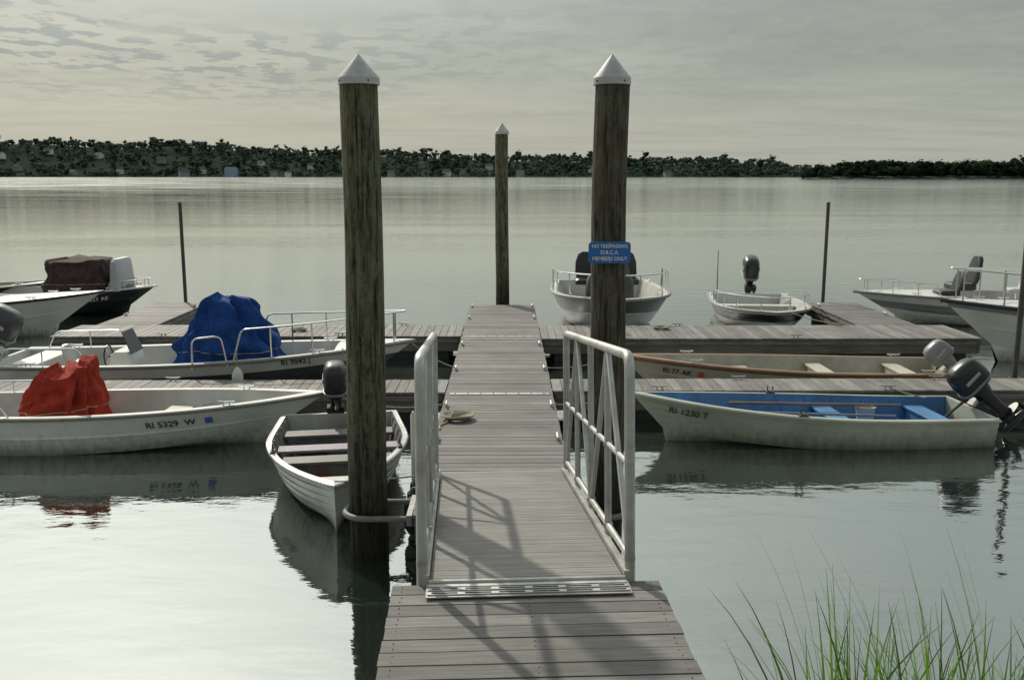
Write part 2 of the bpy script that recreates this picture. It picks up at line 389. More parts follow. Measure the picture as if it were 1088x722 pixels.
def cover(e,cx,cy,z0,z1,lx,ly,mt,name,peak=(0,0),seed=0,topf=.35,n=120,m=30,amp=1.0,ridge=0.0):
    rings=[]
    for i in range(m+1):
        t=i/m; f=1-(1-topf)*t**1.15 if t<.93 else (1-(1-topf)*t**1.15)*(1-(t-.93)*8)
        z=z0+(z1-z0)*(t if t<.93 else .93+(t-.93)*.9)
        ring=[]
        for j in range(n):
            a=2*math.pi*j/n; c,s_=math.cos(a),math.sin(a)
            x=math.copysign(abs(c)**.6,c)*lx/2*f; y=math.copysign(abs(s_)**.6,s_)*ly/2*f
            fold=(1-abs(math.sin(a*4+seed+1.2*math.sin(a*2+seed)+t*.6)))*1.0-.4+(abs(math.sin(a*9+seed*2+t*2.5+math.sin(a*3)))-.5)*.45
            k=1+.15*amp*fold*(1-t)**.4*(.4+t)
            nn=mnoise.noise(Vector((c*2.2+seed,s_*2.2,t*3.5)))*.22*amp+mnoise.noise(Vector((c*6+seed,s_*6,t*7)))*.06*amp
            zz=z+mnoise.noise(Vector((c*1.3,s_*1.3+seed,t*2)))*.16*amp*(z1-z0)*(t+.1)+ridge*x*t
            ring.append((cx+peak[0]*t**1.3+x*(k+nn),cy+peak[1]*t+y*(k+nn),zz))
        rings.append(ring)
    mb=MB(); mb.loft(rings,mt,cap=(False,True))
    i=int(m*.30)
    mb.tube([(p[0],p[1],p[2]) for p in rings[i][::2]],.008,'rope',n=5,closed=True)
    return mb.build(name,e,angle=34)

def fenders(e,pts,name='fender'):
    for x,y,z in pts:
        mb=MB(); mb.tube([(x,y,z-.26),(x,y,z-.23),(x,y,z-.17),(x,y,z+.13),(x,y,z+.2),(x,y,z+.24)],[.02,.06,.085,.085,.05,.02],'fender',n=14)
        mb.tube([(x,y,z+.23),(x,y,z+.5)],.008,'rope',n=5); mb.build(name,e)

def console(e,x,z0,w=.7,d=.55,hgt=.8,mt='white',screen=True):
    mb=MB()
    mb.loft([sring(x,0,z0+hgt*t,d/2*k,w/2*k2,20,5) for t,k,k2 in[(0,1,1),(.6,1,1),(.9,.8,.95),(1,.55,.88)]],mt)
    if screen:
        mb.add([(x+.16,-w*.42,z0+hgt-.03),(x+.16,w*.42,z0+hgt-.03),(x+.02,w*.36,z0+hgt+.32),(x+.02,-w*.36,z0+hgt+.32),
                (x+.175,-w*.42,z0+hgt-.03),(x+.175,w*.42,z0+hgt-.03),(x+.035,w*.36,z0+hgt+.32),(x+.035,-w*.36,z0+hgt+.32)],[(0,1,2,3),(7,6,5,4),(0,4,5,1),(2,6,7,3),(1,5,6,2),(0,3,7,4)],'glass')
    cxx=x-d/2-.08; zc=z0+hgt*.8
    mb.tube([(cxx,.17*math.cos(a),zc+.17*math.sin(a)) for a in [2*math.pi*i/20 for i in range(20)]],.014,'black',n=6,closed=True)
    for a in(0,2.1,4.2): mb.tube([(cxx+.02,0,zc),(cxx,.17*math.cos(a),zc+.17*math.sin(a))],.009,'chrome',n=5)
    mb.tube([(cxx,0,zc),(x-d/2+.1,0,zc)],.02,'black',n=8)
    mb.build('console',e)

def seat(e,x,y,z,mt='black',k=1.0,hb=.5,name='helm_seat',face=1):
    mb=MB()
    mb.tube([(x,y,z),(x,y,z+.32*k)],.035,'chrome')
    mb.loft([sring(x,y,z+zz*k,a*k,b*k,24,4) for zz,a,b in[(.32,.20,.22),(.34,.24,.25),(.42,.24,.25),(.45,.2,.22)]],mt)
    rings=[]
    for t,a in((0,.2),(.15,.23),(.6,.22),(.9,.17),(1,.1)):
        z_=z+.44*k+hb*k*t; xx=x-face*(.20+.10*t)*k
        rings.append([(xx+px*k,y+py*k,z_) for px,py,_ in sring(0,0,0,.05,a,20,3)])
    mb.loft(rings,mt); mb.build(name,e)

def bucket(e,x,y,z,r=.13,hh=.28,mt='vinyl',name='bucket'):
    mb=MB(); mb.loft([sring(x,y,z,r*.8,r*.8,20,2),sring(x,y,z+hh,r,r,20,2),sring(x,y,z+hh+.015,r*1.06,r*1.06,20,2),sring(x,y,z+hh+.012,r*.9,r*.9,20,2),sring(x,y,z+.03,r*.72,r*.72,20,2)],mt)
    mb.tube([(x-r*1.0,y,z+hh-.03),(x-r*.9,y+r*.6,z+hh+.05),(x,y+r*1.1,z+hh+.06),(x+r*.9,y+r*.6,z+hh+.05),(x+r,y,z+hh-.03)],.005,'steel',n=5); mb.build(name,e)

# ------------------------------------------------------------ docks
def dock(name,x0,x1,y0,y1,z,along,cleats=()):
    e=empty(name,((x0+x1)/2,(y0+y1)/2,0)); cx,cy=(x0+x1)/2,(y0+y1)/2
    mb=MB(); pitch=.143; g=.008
    a0,a1=(y0,y1) if along=='y' else (x0,x1)
    nb=int((a1-a0)/pitch); p=(a1-a0)/nb
    for i in range(nb):
        c=a0+p*(i+.5); t=random.uniform(.70,1.20)
        dz=random.uniform(-.002,.002)
        if along=='y': mb.box((random.uniform(-.004,.004),c-cy,z-.016+dz),(x1-x0+random.uniform(-.006,.006),p-g,.032),'deck',t)
        else: mb.box((c-cx,random.uniform(-.004,.004),z-.016+dz),(p-g,y1-y0+random.uniform(-.006,.006),.032),'deck_y',t)
    mb.build('deck_boards',e,bevel=.002)
    mb=MB(); X,Y=(x1-x0)/2,(y1-y0)/2
    for sx in(-1,1): mb.box((sx*(X-.045),0,z-.036-.13),(.05,2*Y-.02,.26),'fascia')
    for sy in(-1,1): mb.box((0,sy*(Y-.045),z-.036-.13),(2*X-.145,.05,.26),'fascia')
    if along=='y': mb.box((0,0,z-.15),(.05,2*Y-.16,.2),'fascia')
    else: mb.box((0,0,z-.15),(2*X-.16,.05,.2),'fascia')
    for sx in(-1,1): mb.box((sx*(X-.005),0,z-.09),(.03,2*Y-.1,.07),'fascia',1.25)
    for sy in(-1,1): mb.box((0,sy*(Y-.005),z-.09),(2*X-.1,.03,.07),'fascia',1.25)
    mb.build('frame',e,bevel=.004)
    mb=MB()
    ln=(a1-a0); k=max(1,int(ln/2.6)); 
    for i in range(k):
        c=-ln/2+ln*(i+.5)/k; w=ln/k-.45
        if along=='y': mb.box((0,c,.02),(2*X-.16,w,z-.14),'blackpl')
        else: mb.box((c,0,.02),(w,2*Y-.16,z-.14),'blackpl')
    mb.build('float_drums',e,bevel=.03)
    mb=MB()
    for (x,y,al) in cleats: cleatmb(mb,x-cx,y-cy,z,al)
    if cleats: mb.build('cleats',e)
    return e
ZD=.46
main=dock('floating_dock',-.86,.655,8.15,22.2,ZD,'y',[(s,y,'y') for s in(-.80,.595) for y in(10.6,12.2,14.6,16.8,20,21.8)])
dock('floating_dock',-7.9,-.87,13.05,13.9,ZD,'x',[(-6.6,13.12,'x'),(-3.2,13.12,'x'),(-5,13.83,'x'),(-2.1,13.83,'x')])
dock('floating_dock',.665,7.9,13.15,13.95,ZD,'x',[(2.2,13.22,'x'),(5.5,13.22,'x'),(3.5,13.88,'x'),(6.5,13.88,'x')])
dock('floating_dock',-8.75,-.87,17.8,19.2,ZD,'x',[(-6.6,17.9,'x'),(-3.2,17.9,'x'),(-5,19.1,'x'),(-2.1,19.1,'x')])
dock('floating_dock',.665,9.0,17.5,19.1,ZD,'x',[(2.2,17.6,'x'),(5.5,17.6,'x'),(3.5,19,'x'),(6.8,19,'x')])
dock('floating_dock',-8.45,-7.2,19.22,22.7,ZD,'y',[(-8.35,20.5,'y'),(-7.3,21.9,'y')])
dock('floating_dock',7.25,8.45,19.12,22.6,ZD,'y',[(8.35,20.5,'y'),(7.35,21.9,'y')])
mb=MB()
for y in(12.95,17.75):
    mb.box((-.10,y,ZD+.004),(1.40,.09,.006),'alu_p')
    for i in range(8): mb.tube([(-.72+.178*i,y,ZD+.006),(-.72+.178*i,y,ZD+.014)],.011,'steel',n=6)
mb.build('splice_plates',main).location=(.1025,-15.175,0)

def coil(x,y,R0=.10,n=140,tail=1):
    mb=MB(); pts=[]
    for i in range(n):
        a=i*.42; r=R0+.0006*i; pts.append((r*math.cos(a)*1.15,r*math.sin(a),.012+.0004*i+.006*math.sin(i*1.3)))
    if tail: pts+=[(-.13,-.2,.012),(-.2,-.32,.01),(-.19,-.5,.01)]
    mb.tube(pts,.011,'rope',n=6); e=empty('coiled_dock_line',(x,y,ZD)); mb.build('rope',e)
coil(-.62,11.55); coil(3.1,18.6,.09,90,0); coil(-4.1,18.4,.09,90,0)

def hoop(x,y,z,r,xd,mt='hose'):
    mb=MB(); sg=-1 if xd<x else 1
    p=[]
    for i in range(17):
        a=math.pi*.5+math.pi*i/16; p.append((x+(math.cos(a)*r)*(1 if sg>0 else -1),y+math.sin(a)*r*1.0,z))
    p=[(xd,y+r,z)]+p+[(xd,y-r,z)]
    mb.tube(p,.028,mt,n=10); mb.box((xd,y,z),(.05,2*r+.10,.10),'alu_p',.7)
    return mb.build('piling_hoop',None)
hoop(-1.28,8.45,.40,.235,-.89); hoop(.92,8.45,.40,.215,.69)

# ------------------------------------------------------------ pilings
def piling(x,y,zt,r0,r1,mt,seed):
    e=empty('wooden_piling',(x,y,0)); mb=MB(); rings=[]; n=48; K=80
    for i in range(K+1):
        z=-1.2+(zt-.24+1.2)*i/K; r=r0+(r1-r0)*i/K; ring=[]
        for j in range(n):
            a=2*math.pi*j/n
            d=1+.035*mnoise.noise(Vector((math.cos(a)*2,math.sin(a)*2,z*.7+seed)))+.02*mnoise.noise(Vector((math.cos(a)*9,math.sin(a)*9,z*.35+seed)))
            ring.append((math.cos(a)*r*d+.03*mnoise.noise(Vector((seed,0,z*.5))),math.sin(a)*r*d,z))
        rings.append(ring)
    mb.loft(rings,mt); mb.build('post',e,angle=60)
    mb=MB(); q=r1*1.10
    mb.loft([sring(0,0,z,a,a,32,2.0) for z,a in[(zt-.262,q*.985),(zt-.26,q),(zt-.205,q*1.0),(zt-.195,q*.97),(zt-.01,.012),(zt,.004)]],'cap')
    for i in range(4):
        a=i*math.pi/2+.6; mb.tube([(math.cos(a)*q*.97,math.sin(a)*q*.97,zt-.235),(math.cos(a)*q*1.04,math.sin(a)*q*1.04,zt-.235)],.008,'steel',n=6)
    mb.build('cone_cap',e,angle=25)
    return e
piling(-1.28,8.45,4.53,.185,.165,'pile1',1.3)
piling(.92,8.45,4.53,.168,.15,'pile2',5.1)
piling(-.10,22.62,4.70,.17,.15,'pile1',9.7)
e=empty('no_trespassing_sign',(.905,8.262,2.83)); mb=MB()
mb.loft([[(px,-.004+.008*i,pz) for px,pz,_ in sring(0,0,0,.185,.095,40,9)] for i in(0,1)],'signblue'); mb.build('panel',e,bevel=.001)
for i,(t,sz) in enumerate((('NO TRESPASSING',.043),('O.R.C.A.',.048),('MEMBERS ONLY',.046))):
    me=text_mesh(t,sz); me.materials.append(M['signwhite'])
    at=me.attributes.new('tint','FLOAT','FACE'); at.data.foreach_set('value',[1.0]*len(me.polygons))
    o=bpy.data.objects.new('lettering',me); COL.objects.link(o); o.parent=e; o.rotation_euler=(R(90),0,0); o.location=(0,-.0075,.055-.055*i)
    o.scale=(.93,1,1)
mb=MB()
for sz in(-.08,.08): mb.tube([(0,-.003,sz),(0,-.011,sz)],.006,'alu',n=8)
mb.box((0,.02,0),(.12,.035,.12),'fascia'); mb.build('fixings',e)
for x,y,zt in((-7.83,22.85,2.86),(7.72,22.75,2.86),(7.83,14.15,2.52)):
    mb=MB(); mb.tube([(0,0,-1),(0,0,zt-.01),(0,0,zt)],[.042,.042,.03],'steel',n=14)
    mb.tube([(.075*math.cos(a),.075*math.sin(a),.42) for a in [2*math.pi*i/16 for i in range(16)]],.014,'steel',n=6,closed=True)
    o=mb.build('steel_mooring_pole',None); o.location=(x,y,0)

# ------------------------------------------------------------ shore pier
e=empty('wooden_pier',(.125,5.62,0),rz=R(2.3)); mb=MB()
for i in range(24):
    y=-.072-.143*i; mb.box((random.uniform(-.006,.006),y,.955-.017+random.uniform(-.002,.002)),(1.69,.134,.034),'deck',random.uniform(.75,1.18),rz=random.uniform(-.003,.003))
    for sx in(-.78,-.0,.78):
        for dy in(-.03,.03): mb.tube([(sx+random.uniform(-.006,.006),y+dy,.954),(sx,y+dy,.9575)],.005,'steel',n=6)
mb.build('deck_boards',e,bevel=.003)
mb=MB()
for sx in(-.8,-.27,.27,.8): mb.box((sx,-1.75,.955-.04-.12),(.05,3.4,.235),'fascia')
mb.box((0,-.03,.79),(1.55,.045,.22),'fascia')
for y in(-.35,-2.6):
    mb.box((0,y,.60),(1.64,.09,.19),'fascia')
    for sx in(-.72,.72): mb.tube([(sx,y+.12,-1),(sx,y+.12,.66)],.085,'fascia',n=18)
mb.build('substructure',e,bevel=.004)

# ------------------------------------------------------------ gangway
A=Vector((.130,5.60,.99)); Bv=Vector((-.055,9.20,.53)); d=Bv-A; LG=d.length
yaw=math.atan2(-d.x,d.y); pit=math.atan2(d.z,math.hypot(d.x,d.y))
e=empty('aluminium_gangway',A,rz=yaw,rx=pit)
HW=.62
mb=MB(); nb=int(LG/.055); p=LG/nb
for i in range(nb):
    y=p*(i+.5)
    mb.box((0,y,-.012+random.uniform(-.0006,.0006)),(2*HW-.02,p-.0035,.024),'gang',random.uniform(.90,1.08))
mb.build('tread_boards',e,bevel=.0015)
mb=MB()
for sx in(-1,1):
    mb.box((sx*(HW+.02),LG/2,-.03),(.045,LG,.13),'alu')
for i in range(6): mb.box((0,.15+(LG-.3)*i/5,-.06),(2*HW-.06,.05,.06),'alu',.7)
H=1.40
for sx in(-1,1):
    X=sx*(HW+.045)
    mb.tube(arc([(X,.06,-.08),(X,.06,H),(X,LG-.05,H),(X,LG-.05,-.08)],.12,7),.034,'alu',n=14)
    mb.tube([(X,.08,H*.50),(X,LG-.07,H*.50)],.020,'alu',n=10)
    mb.tube([(X,.08,.10),(X,LG-.07,.10)],.024,'alu',n=10)
    K=4
    for i in range(1,K): 
        y=.06+(LG-.11)*i/K; mb.tube([(X,y,-.06),(X,y,H)],.026,'alu',n=10)
    for i in range(K):
        y0=.06+(LG-.11)*i/K; y1=.06+(LG-.11)*(i+1)/K
        if i%2==0: mb.tube([(X,y0+.03,.10),(X,y1-.03,H-.03)],.020,'alu',n=10)
        else: mb.tube([(X,y0+.03,H-.03),(X,y1-.03,.10)],.020,'alu',n=10)
    for i in range(K+1):
        y=.06+(LG-.11)*i/K
        mb.tube([(X,y,.085),(X,y,.115)],.036,'alu',n=12,tint=.8); mb.tube([(X,y,H*.5-.015),(X,y,H*.5+.015)],.034,'alu',n=12,tint=.8)
mb.build('railings_and_frame',e)
mb=MB(); mb.box((0,LG+.06,-.022),(2*HW-.04,.12,.008),'alu_p',.5,rx=R(4)); mb.build('toe_plate',e)
mb=MB(); mb.M=Matrix.Rotation(-pit,4,'X')
mb.box((0,-.10,-.018),(1.27,.21,.008),'alu_p')
for j,yy in enumerate((-.165,-.105)):
    mb.box((0,yy,-.010),(1.25,.034,.008),'alu')
    for i in range(6): mb.box((-.52+.208*i,yy,-.0045),(.16,.009,.004),'blackpl')
mb.box((0,-.045,-.010),(1.25,.05,.008),'alu')
mb.tube([(-.62,-.012,-.004),(.62,-.012,-.004)],.016,'alu',n=10)
mb.build('hinge_plate',e)

# ------------------------------------------------------------ boats placed
h=Hull(5.5,1.62,.50,.68,rake=.75,p=2.6,s0=.30,draft=.14,flare=.80,t=.09,zf=.10)
e=empty('skiff_with_red_cover',(-5.10,12.15,.01),rz=R(-.5))
boat_hull(h,e,'white','inner_w',rim='rub',rimr=.028,foredeck=None)
thwarts(h,e,[.32,.62],'cream',.32,.36)
cover(e,-.80,0,.22,1.04,1.10,.95,'redtarp','red_console_cover',peak=(.15,.05),seed=2.0,topf=.55,amp=1.3,ridge=.3)
siderail(h,e,.05,.30,.16,-1); siderail(h,e,.05,.30,.16,1)
reg(h,e,'RI 5329  W',.86,.66,.125,-1,sticker='redstick')
outboard(e,-2.75,0,.52,0,1,'black')
mb=MB(); mb.box((.30,.05,.2),(.5,.35,.2),'white'); mb.build('cooler',e,bevel=.02)
bucket(e,1.15,.1,.12)

h=Hull(6.7,1.95,.58,.86,rake=.8,p=2.5,s0=.35,draft=.2,flare=.82,t=.10,zf=.15)
e=empty('motorboat_with_blue_cover',(-4.85,15.15,.0),rz=0)
boat_hull(h,e,'white','inner_w',rim='rub',rimr=.03,stripe=(.0,.66,'charcoal'),foredeck=.82)
cover(e,.35,0,.42,1.52,1.80,1.25,'bluetarp','blue_console_cover',peak=(-.05,0),seed=5.0,topf=.36,amp=1.4)
rail(h,e,.62,.985,.48,.014,4)
siderail(h,e,.05,.26,.28,-1); siderail(h,e,.05,.26,.28,1)
reg(h,e,'RI 7042 J',1.55,.84,.12,-1,'text')
outboard(e,-3.4,0,.62,R(35),1.15,'charcoal')
console(e,-1.35,.15,.6,.45,.55)
seat(e,-2.1,0,.15,'vinyl',.8,.35)
mb=MB(); mb.box((-2.75,0,.40),(.45,1.2,.35),'white'); mb.box((1.9,.1,.40),(.5,.7,.3),'white'); mb.build('lockers',e,bevel=.02)
fenders(e,[(.75,-1.08,.38),(2.35,-1.0,.40)]); bucket(e,-2.3,-.45,.16,.12,.25,'redtarp')
mb=MB(); mb.tube(arc([(.02,-.95,.55),(.02,-.90,1.02),(.45,-.85,1.06),(.55,-.9,.6)],.1,5),.016,'chrome'); mb.build('grab_rail',e)

h=Hull(6.0,2.1,.72,1.0,rake=1.0,p=2.3,s0=.3,draft=.25,flare=.75,t=.12,zf=.25)
e=empty('motorboat',(-11.85,20.5,0),rz=R(2))
boat_hull(h,e,'white','inner_w',rim='black',rimr=.035,foredeck=.62)
console(e,-.3,.25,.8,.5,.7)
outboard(e,-3.05,0,.75,0,1.2,'black')

h=Hull(4.6,1.9,.56,.70,rake=.7,p=2.6,s0=.35,draft=.2,flare=.82,t=.1,zf=.15)
e=empty('covered_motorboat',(-11.35,24.3,0),rz=0)
boat_hull(h,e,'navy','inner_w',rim='white',rimr=.022,foredeck=.62,deckmat='navy')
cover(e,.45,0,.5,1.42,1.80,1.6,'blacktarp','dark_canvas_cover',peak=(-.05,0),seed=8.5,topf=.78,amp=.7)
mb=MB(); mb.loft([sring(1.42,0,z,a,b,24,4) for z,a,b in[(.6,.16,.6),(1.1,.13,.55),(1.34,.11,.5),(1.40,.07,.42)]],'silver',1.8); mb.build('console_pod',e)
reg(h,e,'RI 8627 AF',.9,.6,.15,-1,'signwhite'); rail(h,e,.80,.98,.18,.012,2)
outboard(e,-2.35,0,.5,R(20),1,'black')
e=empty('moored_skiff',(-14.2,25.6,0),rz=0)
h=Hull(4.2,1.7,.5,.7,rake=.6); boat_hull(h,e,'navy','inner',rim='white'); outboard(e,-2.1,0,.5,0,.9,'black')

h=Hull(3.3,1.62,.46,.58,rake=.22,p=2.3,s0=.25,draft=.12,flare=.80,t=.045,zf=.03,strakes=5)
e=empty('aluminium_dinghy',(-1.90,10.22,.02),rz=R(-81))
boat_hull(h,e,'alhull','ingrey',rim='alu_p',rimr=.022)
thwarts(h,e,[.16,.50],'ingrey',.26,.33)
mb=MB()
for u,k in((.36,'mauve'),(.74,'inner_w')):
    x,w,z=h.side(u,1); mb.box((x,0,.335),(.24,2*(min(inw(h,x-.12,.34),inw(h,x+.12,.34))-.01),.03),k,.9)
mb.build('seat_boards',e,bevel=.006)
outboard(e,-1.62,-.05,.50,R(12),.9,'black',tiller=True)
reg(h,e,'RI 341 K',.62,.66,.10,-1); reg(h,e,'RI 341 K',.62,.66,.10,1)
mb=MB(); mb.tube([(-.9,.45,.36),(.9,.3,.40)],.016,'silver'); mb.box((-1.05,.46,.36),(.40,.11,.014),'silver',rz=R(-5))
mb.box((.10,-.2,.12),(.35,.25,.16),'redtarp'); mb.box((-.85,-.3,.13),(.3,.3,.18),'blackpl')
mb.box((.95,.0,.12),(.35,.3,.1),'blackpl',rz=.3); mb.build('oar_and_gear',e,bevel=.008)
bucket(e,-.70,.2,.05,.11,.24)
mb=MB(); mb.tube([(1.55,0,.58),(1.5,.3,.55),(1.2,.8,.48),(1.0,1.0,.47)],.009,'rope',n=6); mb.build('painter_line',e)

h=Hull(4.7,1.50,.40,.68,rake=.45,p=2.2,s0=.30,draft=.12,flare=.84,t=.05,zf=.04,strakes=5)
e=empty('aluminium_skiff',(3.98,12.28,.0),rz=R(183))
boat_hull(h,e,'sage','blueint',rim='sage',rimr=.022)
thwarts(h,e,[.12,.40,.68],'blueint',.26,.28)
outboard(e,-2.38,.0,.42,R(48),.92,'black','black',tiller=True)
reg(h,e,'RI 1230 T',1.62,.66,.12,1)
mb=MB(); mb.tube([(-1.5,-.3,.36),(.9,-.35,.42)],.02,'tan'); mb.tube([(-1.2,.2,.34),(1.0,.15,.42)],.018,'silver'); mb.box((-1.85,.35,.14),(.3,.22,.18),'redtarp'); mb.build('oars_and_tank',e,bevel=.01)
bucket(e,-1.0,-.3,.06)

h=Hull(5.4,1.55,.46,.66,rake=.5,p=2.1,s0=.30,draft=.15,flare=.80,t=.07,zf=.12)
e=empty('wooden_skiff',(4.5,14.95,.0),rz=R(180))
boat_hull(h,e,'cream','inner',rim='tan',rimr=.026,stripe=(.8,1.0,'tan'))
thwarts(h,e,[.14,.38,.62],'cream',.25,.36)
outboard(e,-2.62,0,.36,R(52),.75,'silver','silver',tiller=True)
reg(h,e,'RI 77 AK',1.78,.62,.12,1,sticker='orange')

h=Hull(5.2,2.75,.78,.92,rake=.7,p=3.6,s0=.35,draft=.25,flare=.74,t=.12,zf=.3)
e=empty('centre_console_boat',(2.45,22.15,0),rz=R(-91))
boat_hull(h,e,'white','inner_w',rim='rub',rimr=.035,foredeck=None,stripe=(.5,.84,'charcoal'))
rail(h,e,.38,.97,.50,.017,4); console(e,-.1,.3,1.15,.6,.85,'charcoal')
seat(e,-.9,.48,.45,'black',1.25,.5); seat(e,-.9,-.48,.45,'black',1.25,.5)
mb=MB(); mb.box((.85,0,.5),(.5,1.2,.40),'vinyl'); mb.build('cooler_seat',e,bevel=.03)
outboard(e,-2.65,0,.85,0,1.25,'black')
h=Hull(4.2,2.2,.50,.60,rake=.5,p=3.4,s0=.35,draft=.18,flare=.78,t=.1,zf=.15)
e=empty('small_motorboat',(6.0,22.0,0),rz=R(-95))
boat_hull(h,e,'white','inner_w',rim='rub',rimr=.03,stripe=(.35,.7,'navy'))
rail(h,e,.45,.97,.30,.014,4); outboard(e,-2.1,.1,.62,R(22),1.2,'black')
thwarts(h,e,[.35,.7],'vinyl',.3,.38)
mb=MB(); mb.tube([(-.2,-1.0,.5),(-.22,-1.0,1.75)],[.014,.008],'steel',n=6); mb.build('whip_antenna',e)
h=Hull(5.8,2.1,.66,.78,rake=1.0,p=2.2,s0=.3,draft=.2,flare=.78,t=.12,zf=.2)
e=empty('bass_boat',(11.2,22.3,0),rz=R(180))
boat_hull(h,e,'white','inner_w',rim='rub',rimr=.03,foredeck=.60,stripe=(.3,.55,'silver'))
seat(e,.85,.35,.35,'black',1.1,.4); seat(e,.2,-.35,.35,'black',1.3,.5); seat(e,-.9,.1,.45,'vinyl',.9,.3)
rail(h,e,.72,.985,.28,.014,3); outboard(e,-2.95,0,.65,0,1.2,'black')
h=Hull(7.0,2.5,.92,1.20,rake=1.0,p=2.6,s0=.3,draft=.3,flare=.74,t=.12,zf=.3)
e=empty('cabin_runabout',(11.70,17.55,0),rz=R(180))
boat_hull(h,e,'white','inner_w',rim='navy',rimr=.04,foredeck=.5,stripe=(.7,.85,'silver'))
rail(h,e,.55,.985,.60,.018,5); console(e,-.2,.3,1.5,.7,.9); outboard(e,-3.55,0,.95,0,1.3,'black')

def line(name,p,q,sag):
    P,Q=Vector(p),Vector(q); mb=MB(); pts=[P.lerp(Q,t/12)-Vector((0,0,sag*4*(t/12)*(1-t/12))) for t in range(13)]
    mb.tube(pts,.009,'rope',n=6); mb.build(name)
line('mooring_line',(-2.45,12.2,.68),(-.82,12.2,.5),.12)
line('mooring_line',(-5.6,12.95,.52),(-6.6,13.12,.5),.03)
line('mooring_line',(-1.6,15.15,.85),(-.8,14.6,.5),.06)
line('mooring_line',(1.65,12.35,.66),(.6,12.2,.5),.08)
line('mooring_line',(5.9,12.85,.42),(5.5,13.22,.5),.02)
line('mooring_line',(1.9,14.95,.66),(.6,14.6,.5),.08)
line('mooring_line',(2.45,19.6,.9),(2.2,18.9,.5),.05)
line('mooring_line',(6.1,20.0,.6),(6.8,19,.5),.04)
mb=MB(); mb.tube([(0,0,.2),(0,0,1.02),(0,0,1.06)],[.03,.03,.012],'fender',n=12); mb.tube([(.0,0,.35),(0,.08,.5),(0,.1,.8)],.012,'blackpl')
o=mb.build('dock_post'); o.location=(-.98,9.6,0)
mb=MB()
for i in range(3): mb.tube([(-.93,8.75+.3*i,.05),(-.93,8.75+.3*i,.12),(-.93,8.75+.3*i,.36),(-.93,8.75+.3*i,.42)],[.03,.07,.07,.02],'blackpl',n=12)
mb.build('dock_bumper')

# ------------------------------------------------------------ water
def water():
    m=bpy.data.materials.new('calm_water'); m.use_nodes=True; nt=m.node_tree; L=nt.links.new
    for n in list(nt.nodes): nt.nodes.remove(n)
    o=N(nt,'ShaderNodeOutputMaterial'); gl=N(nt,'ShaderNodeBsdfGlossy'); df=N(nt,'ShaderNodeBsdfDiffuse')
    gl.inputs['Color'].default_value=(.95,.98,.95,1)
    df.inputs['Color'].default_value=(.015,.022,.018,1)
    fr=N(nt,'ShaderNodeFresnel'); fr.inputs['IOR'].default_value=1.33
    mr=N(nt,'ShaderNodeMapRange'); mr.inputs[1].default_value=0;mr.inputs[2].default_value=.55;mr.inputs[3].default_value=.27;mr.inputs[4].default_value=.98
    L(fr.outputs[0],mr.inputs[0]); ms=N(nt,'ShaderNodeMixShader'); L(mr.outputs[0],ms.inputs[0]); L(df.outputs[0],ms.inputs[1]); L(gl.outputs[0],ms.inputs[2]); L(ms.outputs[0],o.inputs[0])
    tc=N(nt,'ShaderNodeTexCoord')
    sp=N(nt,'ShaderNodeSeparateXYZ'); L(tc.outputs['Object'],sp.inputs[0])
    rr=N(nt,'ShaderNodeMapRange'); rr.inputs[1].default_value=25; rr.inputs[2].default_value=300; rr.inputs[3].default_value=.025; rr.inputs[4].default_value=.115
    L(sp.outputs['Y'],rr.inputs[0])
    mp2=N(nt,'ShaderNodeMapping'); mp2.inputs['Scale'].default_value=(.03,.14,1); L(tc.outputs['Object'],mp2.inputs[0])
    n2=N(nt,'ShaderNodeTexNoise'); n2.inputs['Scale'].default_value=1; n2.inputs['Detail'].default_value=6; L(mp2.outputs[0],n2.inputs[0])
    mrr=N(nt,'ShaderNodeMapRange'); mrr.inputs[1].default_value=.4; mrr.inputs[2].default_value=.65; mrr.inputs[3].default_value=.75; mrr.inputs[4].default_value=1.3
    L(n2.outputs['Fac'],mrr.inputs[0])
    mz=N(nt,'ShaderNodeMath',operation='MULTIPLY'); L(rr.outputs[0],mz.inputs[0]); L(mrr.outputs[0],mz.inputs[1]); L(mz.outputs[0],gl.inputs['Roughness'])
    mp=N(nt,'ShaderNodeMapping'); mp.inputs['Scale'].default_value=(.9,1.9,1); mp.inputs['Rotation'].default_value=(0,0,.15); L(tc.outputs['Object'],mp.inputs[0])
    n1=N(nt,'ShaderNodeTexNoise'); n1.inputs['Scale'].default_value=1.3; n1.inputs['Detail'].default_value=5; n1.inputs['Roughness'].default_value=.5; L(mp.outputs[0],n1.inputs[0])
    mr2=N(nt,'ShaderNodeMapRange'); mr2.inputs[1].default_value=.35;mr2.inputs[2].default_value=.7;mr2.inputs[3].default_value=.4;mr2.inputs[4].default_value=1.1
    L(n2.outputs['Fac'],mr2.inputs[0])
    mu=N(nt,'ShaderNodeMath',operation='MULTIPLY'); L(n1.outputs['Fac'],mu.inputs[0]); L(mr2.outputs[0],mu.inputs[1])
    bp=N(nt,'ShaderNodeBump'); bp.inputs['Strength'].default_value=1; bp.inputs['Distance'].default_value=.016
    L(mu.outputs[0],bp.inputs['Height'])
    for q in(gl,fr): L(bp.outputs[0],q.inputs['Normal'])
    me=bpy.data.meshes.new('water'); S=9000
    me.from_pydata([(-S,-200,0),(S,-200,0),(S,S,0),(-S,S,0)],[],[(0,1,2,3)]); me.materials.append(m)
    ob=bpy.data.objects.new('water',me); COL.objects.link(ob)
water()

